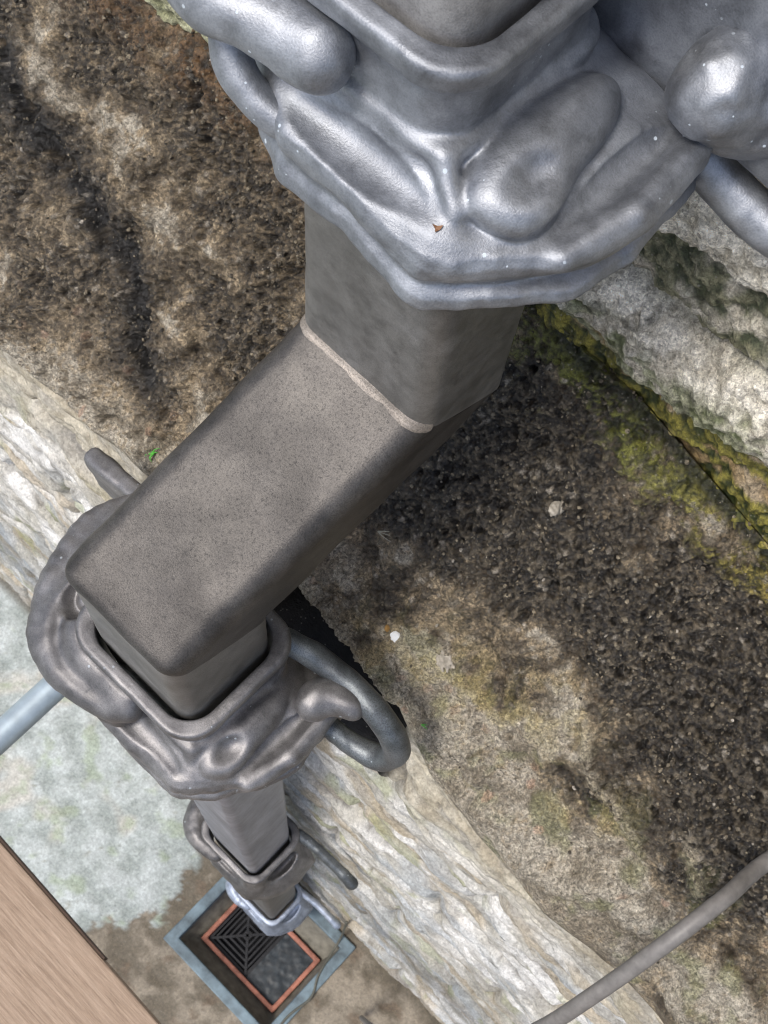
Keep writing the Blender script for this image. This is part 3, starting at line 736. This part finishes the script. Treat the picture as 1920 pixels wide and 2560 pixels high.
def make_collar(loc, seed, style, mats, h=.0016, top=0.0, sx=0.0, back=0.0, rxs=0.0):
    mb, ml, ms = mats
    V, F = surface_nets(collar_body(seed, style, top, rxs), (-.155, -.105, -.14), (.135, .125, .014+top), h)
    b = mesh_obj('socket_collar', V, F, mb, pipe); b.location = loc
    n_ = lambda X, Y, Z, a=.002, s=30: a*perlin(np.stack([X, Y, Z], -1), s, seed+7)+a*.5*perlin(np.stack([X, Y, Z], -1), s*2.6, seed+9)
    if style == 'full':
        st = [(-.012+sx, .069, -.037, .0165), (.022+sx*.9, .072, -.036, .0165), (.064+sx*.5, .077, -.036, .019), (.104, .062, -.034, .022), (.128, .026, -.036, .024), (.134, -.018, -.042, .024), (.120, -.060, -.05, .022)]
        st = spline(st, 4)
        def f_st(X, Y, Z):
            d = tube_sdf(X, Y, Z, st, .003)
            web = smax(np.abs(Z+.045-.012*np.clip(-Y*20, 0, 1))-.014, poly2(X, Y, [(.02, .06), (.06, .075), (.11, .05), (.130, 0), (.120, -.07), (.05, -.07), (.05, .05)]), .006)
            d = smin(d, web, .012)
            slab = smax(np.abs(Z+.036+.25*np.maximum(X-.10, 0))-.018, poly2(X, Y, [(.05, .012), (.118, .015), (.142, -.02), (.125, -.066), (.05, -.062)])-.004, .008); d = smin(d, slab, .012)
            d = smax(d, -ell(X, Y, Z, (.092, .030, -.026), (.020, .034, .014)), .008)
            d = smin(d, ell(X, Y, Z, (.095, .026, -.036), (.014, .020, .014)), .004)
            d = smax(d, -rbox2(X, Y, HX+.005, HY+.005, .018), .003)
            return (d + n_(X, Y, Z, .0020, 26))*.85
        def f_sheet(X, Y, Z):
            rd = rbox2(X, Y, HX+.006, HY+.006, .02)
            out = poly2(X, Y, [(-.004, .062), (.004, .078), (.060, .086), (.096, .074), (.126, .036), (.143, -.018), (.130, -.056), (.05, -.056), (.05, .04)])-.010
            top = (Z+.014+.42*np.clip(rd-.012, 0, 1)+.006*np.exp(-((rd-.028)/.008)**2))*.92
            d = smax(smax(top, -(Z+.078-.1*np.clip(rd, 0, .1))*.95, .006), out, .014)
            lip = tube_sdf(X, Y, Z, spline([(-.006, .070, -.034, .0125), (.024, .083, -.040, .0125), (.062, .089, -.043, .012), (.098, .077, -.045, .0115), (.128, .038, -.048, .0105), (.146, -.018, -.052, .009), (.134, -.058, -.050, .006)], 4), .003)
            d = smin(d, lip, .007)
            d = smin(d, tube_sdf(X, Y, Z, [(.072, .060, -.024, .005), (.100, .040, -.030, .005), (.118, .000, -.034, .004), (.120, -.03, -.036, .002)]), .008)
            d = smax(d, -ell(X, Y, Z, (.088, .030, -.020), (.018, .026, .018)), .005)
            d = smin(d, ell(X, Y, Z, (.086, .022, -.036), (.014, .020, .012)), .003)
            d = smin(d, tube_sdf(X, Y, Z, [(.0, .078, -.062, .008), (.014, .082, -.064, .009), (.03, .08, -.064, .007)]), .004)
            d = smax(d, -rbox2(X, Y, HX+.005, HY+.005, .018), .003)
            return (d + n_(X, Y, Z, .0012, 30))*.85
        if not back: f_st = f_sheet; r0 = .0105
        sub('strap', f_st, (-.045, -.09, -.10), (.175, .115, .0), h, mb, b, 'rounded lead strap wrapping the front left corner')
        rg = spline([(.072, .066, -.048, .008), (.072, .074, -.060, .0085), (.062, .080, -.074, .0085), (.044, .080, -.084, .008), (.030, .076, -.089, .0075)], 4)
        sub('ring', lambda X, Y, Z: tube_sdf(X, Y, Z, rg)+n_(X, Y, Z, .0008), (.01, .05, -.115), (.10, .11, -.03), h, mb, b)
        def f_bulb(X, Y, Z):
            if not back:
                d = ell(X, Y, Z, (-.108, -.046, -.050), (.017, .022, .020)); return smin(d, ell(X, Y, Z, (-.130, -.060, -.046), (.016, .012, .012)), .014)+n_(X, Y, Z, .0012, 34)
            Y = Y+back; X = X+back*.4
            d = ell(X, Y, Z, (-.103, -.040, -.054), (.023, .030, .026)); d = smin(d, ell(X, Y, Z, (-.128, -.060, -.058), (.020, .018, .024)), .014)
            d = smin(d, ell(X, Y, Z, (-.112, -.056, -.072), (.026, .024, .030)), .016) if back else d
            return d+n_(X, Y, Z, .0028, 34)
        sub('lug', f_bulb, (-.18, -.13, -.1), (-.065, .01, -.01), h, mb, b, 'rounded lug on the right side')
        lp = [(-.056, -.058, -.022, .0095), (-.087, -.068, -.036, .0098), (-.115, -.072, -.042, .010), (-.145, -.072, -.047, .0103), (-.170, -.070, -.058, .0108), (-.183, -.066, -.084, .011), (-.176, -.058, -.112, .0105), (-.150, -.050, -.118, .010), (-.115, -.045, -.108, .0095)] if not back else [(-.058, -.058-back, -.012, .010), (-.088, -.066-back, -.018, .0105), (-.118, -.070-back, -.032, .011), (-.150, -.069-back, -.058, .012), (-.176, -.066-back, -.086, .0125), (-.188, -.062-back, -.112, .013), (-.178, -.060-back, -.132, .0125), (-.150, -.056-back, -.132, .012), (-.118, -.052-back, -.118, .012), (-.095, -.048-back, -.105, .012)]; lp = spline(lp, 4)
        sub('wall_loop', lambda X, Y, Z: tube_sdf(X, Y, Z, lp)+n_(X, Y, Z, .0012), (-.225, -.125, -.16), (-.035, -.02, .01), h, ml, b, 'lead loop lying against the wall on the right')
        lq = spline([(.120, -.055, -.045, .016), (.155, -.066, -.052, .016), (.190, -.070, -.066, .0165), (.215, -.070, -.086, .0165), (.213, -.068, -.108, .015), (.180, -.062, -.118, .013), (.13, -.055, -.110, .013), (.095, -.05, -.10, .012)], 4)
        sub('wall_tab', lambda X, Y, Z: smax(smax(np.maximum(np.abs(X-.160)-.056+.25*np.maximum(-Z-.05, 0), np.abs(Z+.078+.25*(X-.12))-.026), np.abs(Y+.068)-.0095, .007), ell(X, Y, Z, (.150, -.068, -.085), (.072, .05, .060)), .01)+n_(X, Y, Z, .0016), (.07, -.1, -.15), (.25, -.02, -.01), h, mb, b, 'flat lead tab lying against the wall on the left')
        if back:
            sub('back_flange', lambda X, Y, Z: smax(np.maximum(np.abs(Z+.040)-.062, np.abs(X+.100)-.085), np.abs(Y+.082)-.009, .008)+n_(X, Y, Z, .0015), (-.20, -.11, -.115), (-.005, -.06, .035), h*1.3, ml, b)
        for (c_, r_) in (((-.062, -.054-back*1.3, -.016+top), .008 if back else .005), ((-.112, -.052-back, -.098), .010), ((.028, .080, -.086), .0035)):
            def f_w(X, Y, Z, c_=c_, r_=r_):
                p_ = np.stack([X, Y, Z], -1); return ell(X, Y, Z, c_, (r_*1.1, r_, r_*.55))+.003*perlin(p_, 75, seed)+.0008*perlin(p_, 200, seed+1)
            sub('solder_blob', f_w, np.array(c_)-.02, np.array(c_)+.02, .0013, ms, b)
    else:
        st = spline([(.02, .066, -.035, .012), (.058, .068, -.035, .016), (.088, .052, -.040, .020), (.104, .010, -.046, .021), (.102, -.045, -.05, .019)], 4)
        sub('strap', lambda X, Y, Z: smax(smin(tube_sdf(X, Y, Z, st), smax(np.abs(Z+.06)-.03, poly2(X, Y, [(.02, .06), (.07, .06), (.10, .03), (.10, -.05), (.05, -.05)]), .008), .012)+n_(X, Y, Z, .002), -rbox2(X, Y, HX+.006, HY+.006, .018), .004), (-.02, -.09, -.11), (.14, .1, .0), h*1.2, mb, b)
        ar = [(-.062, -.058, -.012, .010), (-.105, -.064, -.022, .0095), (-.165, -.066, -.040, .010), (-.185, -.066, -.050, .012)]
        sub('wall_arm', lambda X, Y, Z: tube_sdf(X, Y, Z, ar)+n_(X, Y, Z, .001), (-.21, -.09, -.08), (-.04, -.03, .01), h*1.2, ml, b)
    return b
c1 = make_collar((UX+.003, UY, .580), 5, 'full', (MAT['lead_bright'], MAT['lead_bright'], MAT['solder_white']), .0013, -.003, .030, .026, .016)
c1['label'] = 'bright blue grey collar nearest the top'
c2 = make_collar((0, 0, 0), 9, 'full', (MAT['lead_brown'], MAT['lead_dark'], MAT['solder_white']), .0015)
c2['label'] = 'brownish ornate collar under the slanting section'
c3 = make_collar((0, 0, -1.2527), 14, 'plain', (MAT['lead_brown'], MAT['lead_dark'], MAT['solder_white']), .002)
c3['label'] = 'small brown collar halfway down to the drain'
c4 = make_collar((0, 0, -2.46), 19, 'plain', (MAT['zinc'], MAT['zinc'], MAT['solder_white']), .002)
c4['label'] = 'silvery collar just above the drain'
# shoe at the foot
sweep('outlet_shoe', [ringz(0, 0, -2.49, prof_s), ringz(0, .0, -2.60, prof_s), ringz(0, .03, -2.68, prof_s)], MAT['lead_grey'])

# ------------------------------------------------------------------ scaffold tube, boards, cable, wire
V, F = tube_mesh([(.392, -.13+.06*i, -1.105) for i in range(40)], .0242, 28)
tag(mesh_obj('scaffold_tube', V, F, MAT['steel']), 'pale grey steel scaffold tube sticking out from the limewashed wall', 'tube')
def board(name, x0, x1, y0, z, rot, label, edge=False):
    V, F = box_mesh(x0, x1, 0, .225, -.038, 0)
    V = np.array(V); n_ = 0
    o = mesh_obj(name, V, F, MAT['wood'], None, False); o.location = (0, y0, z); o.rotation_euler = (0, 0, rot); bevel(o, .003)
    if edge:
        V, F = box_mesh(.0, x1-.01, -.0035, -.0005, -.036, -.003); e_ = mesh_obj('edge_shade_strip', V, F, MAT['edge'], o, False); e_['label'] = 'dark brown strip standing in for the shaded gap along the edge'  # thin brown box stands in for the shadow gap beside the board
    return tag(o, label, 'board')
board('scaffold_board', -2.2, 1.6, .298, -1.042, math.radians(-1.4), 'wooden scaffold board with painted shade along its edge in the bottom left corner', True)
cab = spline([(-.60, -.345, .26), (-.545, -.335, .16), (-.50, -.29, .07), (-.462, -.205, -.008), (-.447, -.14, .006), (-.437, -.085, -.012), (-.430, -.03, -.075), (-.426, .01, -.16), (-.42, .05, -.35), (-.41, .07, -.8), (-.40, .07, -1.6), (-.40, .05, -2.72)], 10)
V, F = tube_mesh(cab, .0068, 20)
tag(mesh_obj('cable', V, F, MAT['conduit']), 'thick grey cable crossing the ledge in the bottom right corner', 'cable')
wr = spline([(-.20, -.085, -2.45), (-.205, -.078, -2.62), (-.215, -.05, -2.735), (-.235, .05, -2.735), (-.262, .11, -2.735), (-.25, .2, -2.735), (-.27, .35, -2.738)], 8)
V, F = tube_mesh(wr, .0035, 8)
tag(mesh_obj('thin_wire', V, F, MAT['wire']), 'thin dark wire trailing over the kerb beside the drain', 'wire')

# ------------------------------------------------------------------ small things lying on the ledge
from mathutils.bvhtree import BVHTree
led_o = bpy.data.objects['sloping_ledge'].data
bvh = BVHTree.FromPolygons([v.co for v in led_o.vertices], [p_.vertices for p_ in led_o.polygons])
def drop(x, y):
    h_ = bvh.ray_cast(Vector((x, y, 1)), Vector((0, 0, -1))); n_ = h_[1] if h_[1].z > 0 else -h_[1]
    return np.array(h_[0]), np.array(n_)
def lump(name, x, y, r, mat, label, cat, seed=1, flat=.45):
    p_, n_ = drop(x, y)
    fn = lambda X, Y, Z: ell(X, Y, Z, (0, 0, 0), (r, r*.85, r*flat))+r*.2*perlin(np.stack([X, Y, Z], -1), .8/r, seed)+r*.12*perlin(np.stack([X, Y, Z], -1), 2.5/r, seed)
    V, F = surface_nets(fn, (-1.5*r,)*3, (1.5*r,)*3, r/9)
    o = mesh_obj(name, V, F, mat); o.location = p_+n_*r*.15
    o.rotation_euler = Vector(n_).to_track_quat('Z', 'Y').to_euler(); return tag(o, label, cat)
lump('paint_fleck', -.107, -.149, .0058, MAT['white_fleck'], 'small white crumb of paint on the dark ledge', 'fleck', 3)
lump('lichen_spot', -.097, -.147, .0028, MAT['orange_fleck'], 'tiny orange lichen spot beside the white crumb on the ledge', 'lichen', 5)
lump('flat_pebble', -.152, -.275, .008, MAT['pebble'], 'pale flat pebble bedded in the dark crust, high on the ledge', 'pebble', 8, .35)
lump('flat_pebble', -.157, -.160, .009, MAT['pebble'], 'grey flat pebble bedded in the ledge near its lip', 'pebble', 12, .25)
def blades(name, x, y, L, n, mat, label, cat, rad=.0005, spread=.5, az0=0, lift=.3, seed=1):
    rr = random.Random(seed); p_, n_ = drop(x, y); Vs, Fs = [], []
    for i_ in range(n):
        az = az0+rr.uniform(-spread, spread); l_ = L*rr.uniform(.6, 1)
        t1 = np.array([math.cos(az), math.sin(az), 0]); t1 = t1-n_*(t1@n_); t1 /= np.linalg.norm(t1)
        pts = [tuple(p_+t1*l_*u_+n_*(.001+lift*l_*math.sin(u_*2.6)*.6)+np.array([0, 0, 1])*.0004)+(rad*(1-.8*u_)+.0001,) for u_ in np.linspace(0, 1, 7)]
        v_, f_ = tube_mesh(pts, rad, 6); o_ = len(Vs); Vs.extend(v_.tolist()); Fs.extend([tuple(q+o_ for q in f) for f in f_])
    return tag(mesh_obj(name, Vs, Fs, mat), label, cat)
vs_, fs_ = [], []
for o_ in [q for q in c1.children]+[c1]:
    k0 = len(vs_); vs_ += [v.co+c1.location for v in o_.data.vertices]; fs_ += [tuple(i+k0 for i in p_.vertices) for p_ in o_.data.polygons]
b1 = BVHTree.FromPolygons(vs_, fs_); h_ = b1.ray_cast(Vector((UX-.062, UY+.076, 1)), Vector((0, 0, -1)))
lz = 0.0
LV, LF = [], []
for i_ in range(7):
    a_ = i_*2*math.pi/7; r_ = .0032*(1 if i_ % 2 else .45); LV.append((r_*math.cos(a_), r_*.7*math.sin(a_), .0008+.0008*math.sin(a_*3))); 
n7_ = len(LV); LV += [(x_, y_, z_-.0006) for x_, y_, z_ in LV]; LF = [tuple(range(n7_)), tuple(range(2*n7_-1, n7_-1, -1))]+[(i_, i_+n7_, (i_+1) % n7_+n7_, (i_+1) % n7_) for i_ in range(n7_)]
lf_ = mesh_obj('leaf_scrap', LV, LF, MAT['leafscrap'], None, False); lf_.location = h_[0]+h_[1]*.0005; lf_.rotation_euler = h_[1].to_track_quat('Z', 'Y').to_euler()
tag(lf_, 'tiny brown leaf scrap caught in the hollow of the topmost blue grey collar', 'leaf')
blades('dry_grass_blade', -.036, -.198, .034, 3, MAT['straw'], 'dry straw coloured grass blade lying on the dark ledge', 'grass blade', .0006, .12, math.radians(-150), .15)
blades('moss_sprout', .188, -.122, .012, 7, MAT['green'], 'bright green sprout on the ledge lip left of the slanting pipe', 'sprout', .0009, 3, 0, .8)
blades('moss_sprout', -.178, -.112, .008, 2, MAT['green'], 'tiny green sprig on the ledge lip right of the wall loop', 'sprout', .0007, .4, math.radians(200), .4)

# loose grit lying in the crusted parts of the ledge
rs = np.random.RandomState(11)
nf = len(P_LEDGE_I); pick = rs.choice(nf, 9000, p=P_LEDGE_W/P_LEDGE_W.sum())
ico_v, ico_f = [], []
phi = (1+5**.5)/2
for a_ in (-1, 1):
    for b_ in (-phi, phi): ico_v += [(0, a_, b_), (a_, b_, 0), (b_, 0, a_)]
ico_v = np.array(ico_v); ico_v /= np.linalg.norm(ico_v[0])
dm = np.linalg.norm(ico_v[:, None]-ico_v[None], axis=-1); el_ = dm[dm > .1].min()*1.05
for i_ in range(12):
    for j_ in range(i_+1, 12):
        for k_ in range(j_+1, 12):
            if dm[i_, j_] < el_ and dm[j_, k_] < el_ and dm[i_, k_] < el_:
                q_ = (i_, j_, k_) if np.dot(np.cross(ico_v[j_]-ico_v[i_], ico_v[k_]-ico_v[i_]), ico_v[i_]) > 0 else (i_, k_, j_); ico_f.append(q_)
ico_f = np.array(ico_f)
n_g = len(pick); sz_ = .0006+.0020*rs.rand(n_g)**3.0; jit = 1+.35*(rs.rand(n_g, 12, 1)-.5); asp = .5+.8*rs.rand(n_g, 1, 3)
GV = P_LEDGE_I[pick][:, None, :]+ico_v[None]*jit*asp*sz_[:, None, None]+rs.uniform(-.0007, .0007, (n_g, 1, 3))
tone = rs.rand(n_g); base = mix((.03, .025, .019), (.26, .22, .155), tone**1.3); base = np.where((tone > .985)[:, None], (.42, .38, .32), base)
GC = np.repeat(base[:, None, :], 12, 1); GF = (ico_f[None]+12*np.arange(n_g)[:, None, None]).reshape(-1, 3)
tag(mesh_obj('loose_grit', GV.reshape(-1, 3), GF, MAT['ledge'], None, False, GC.reshape(-1, 3)), 'fine dark and pale grit scattered over the crusted ledge', 'grit', kind='stuff')
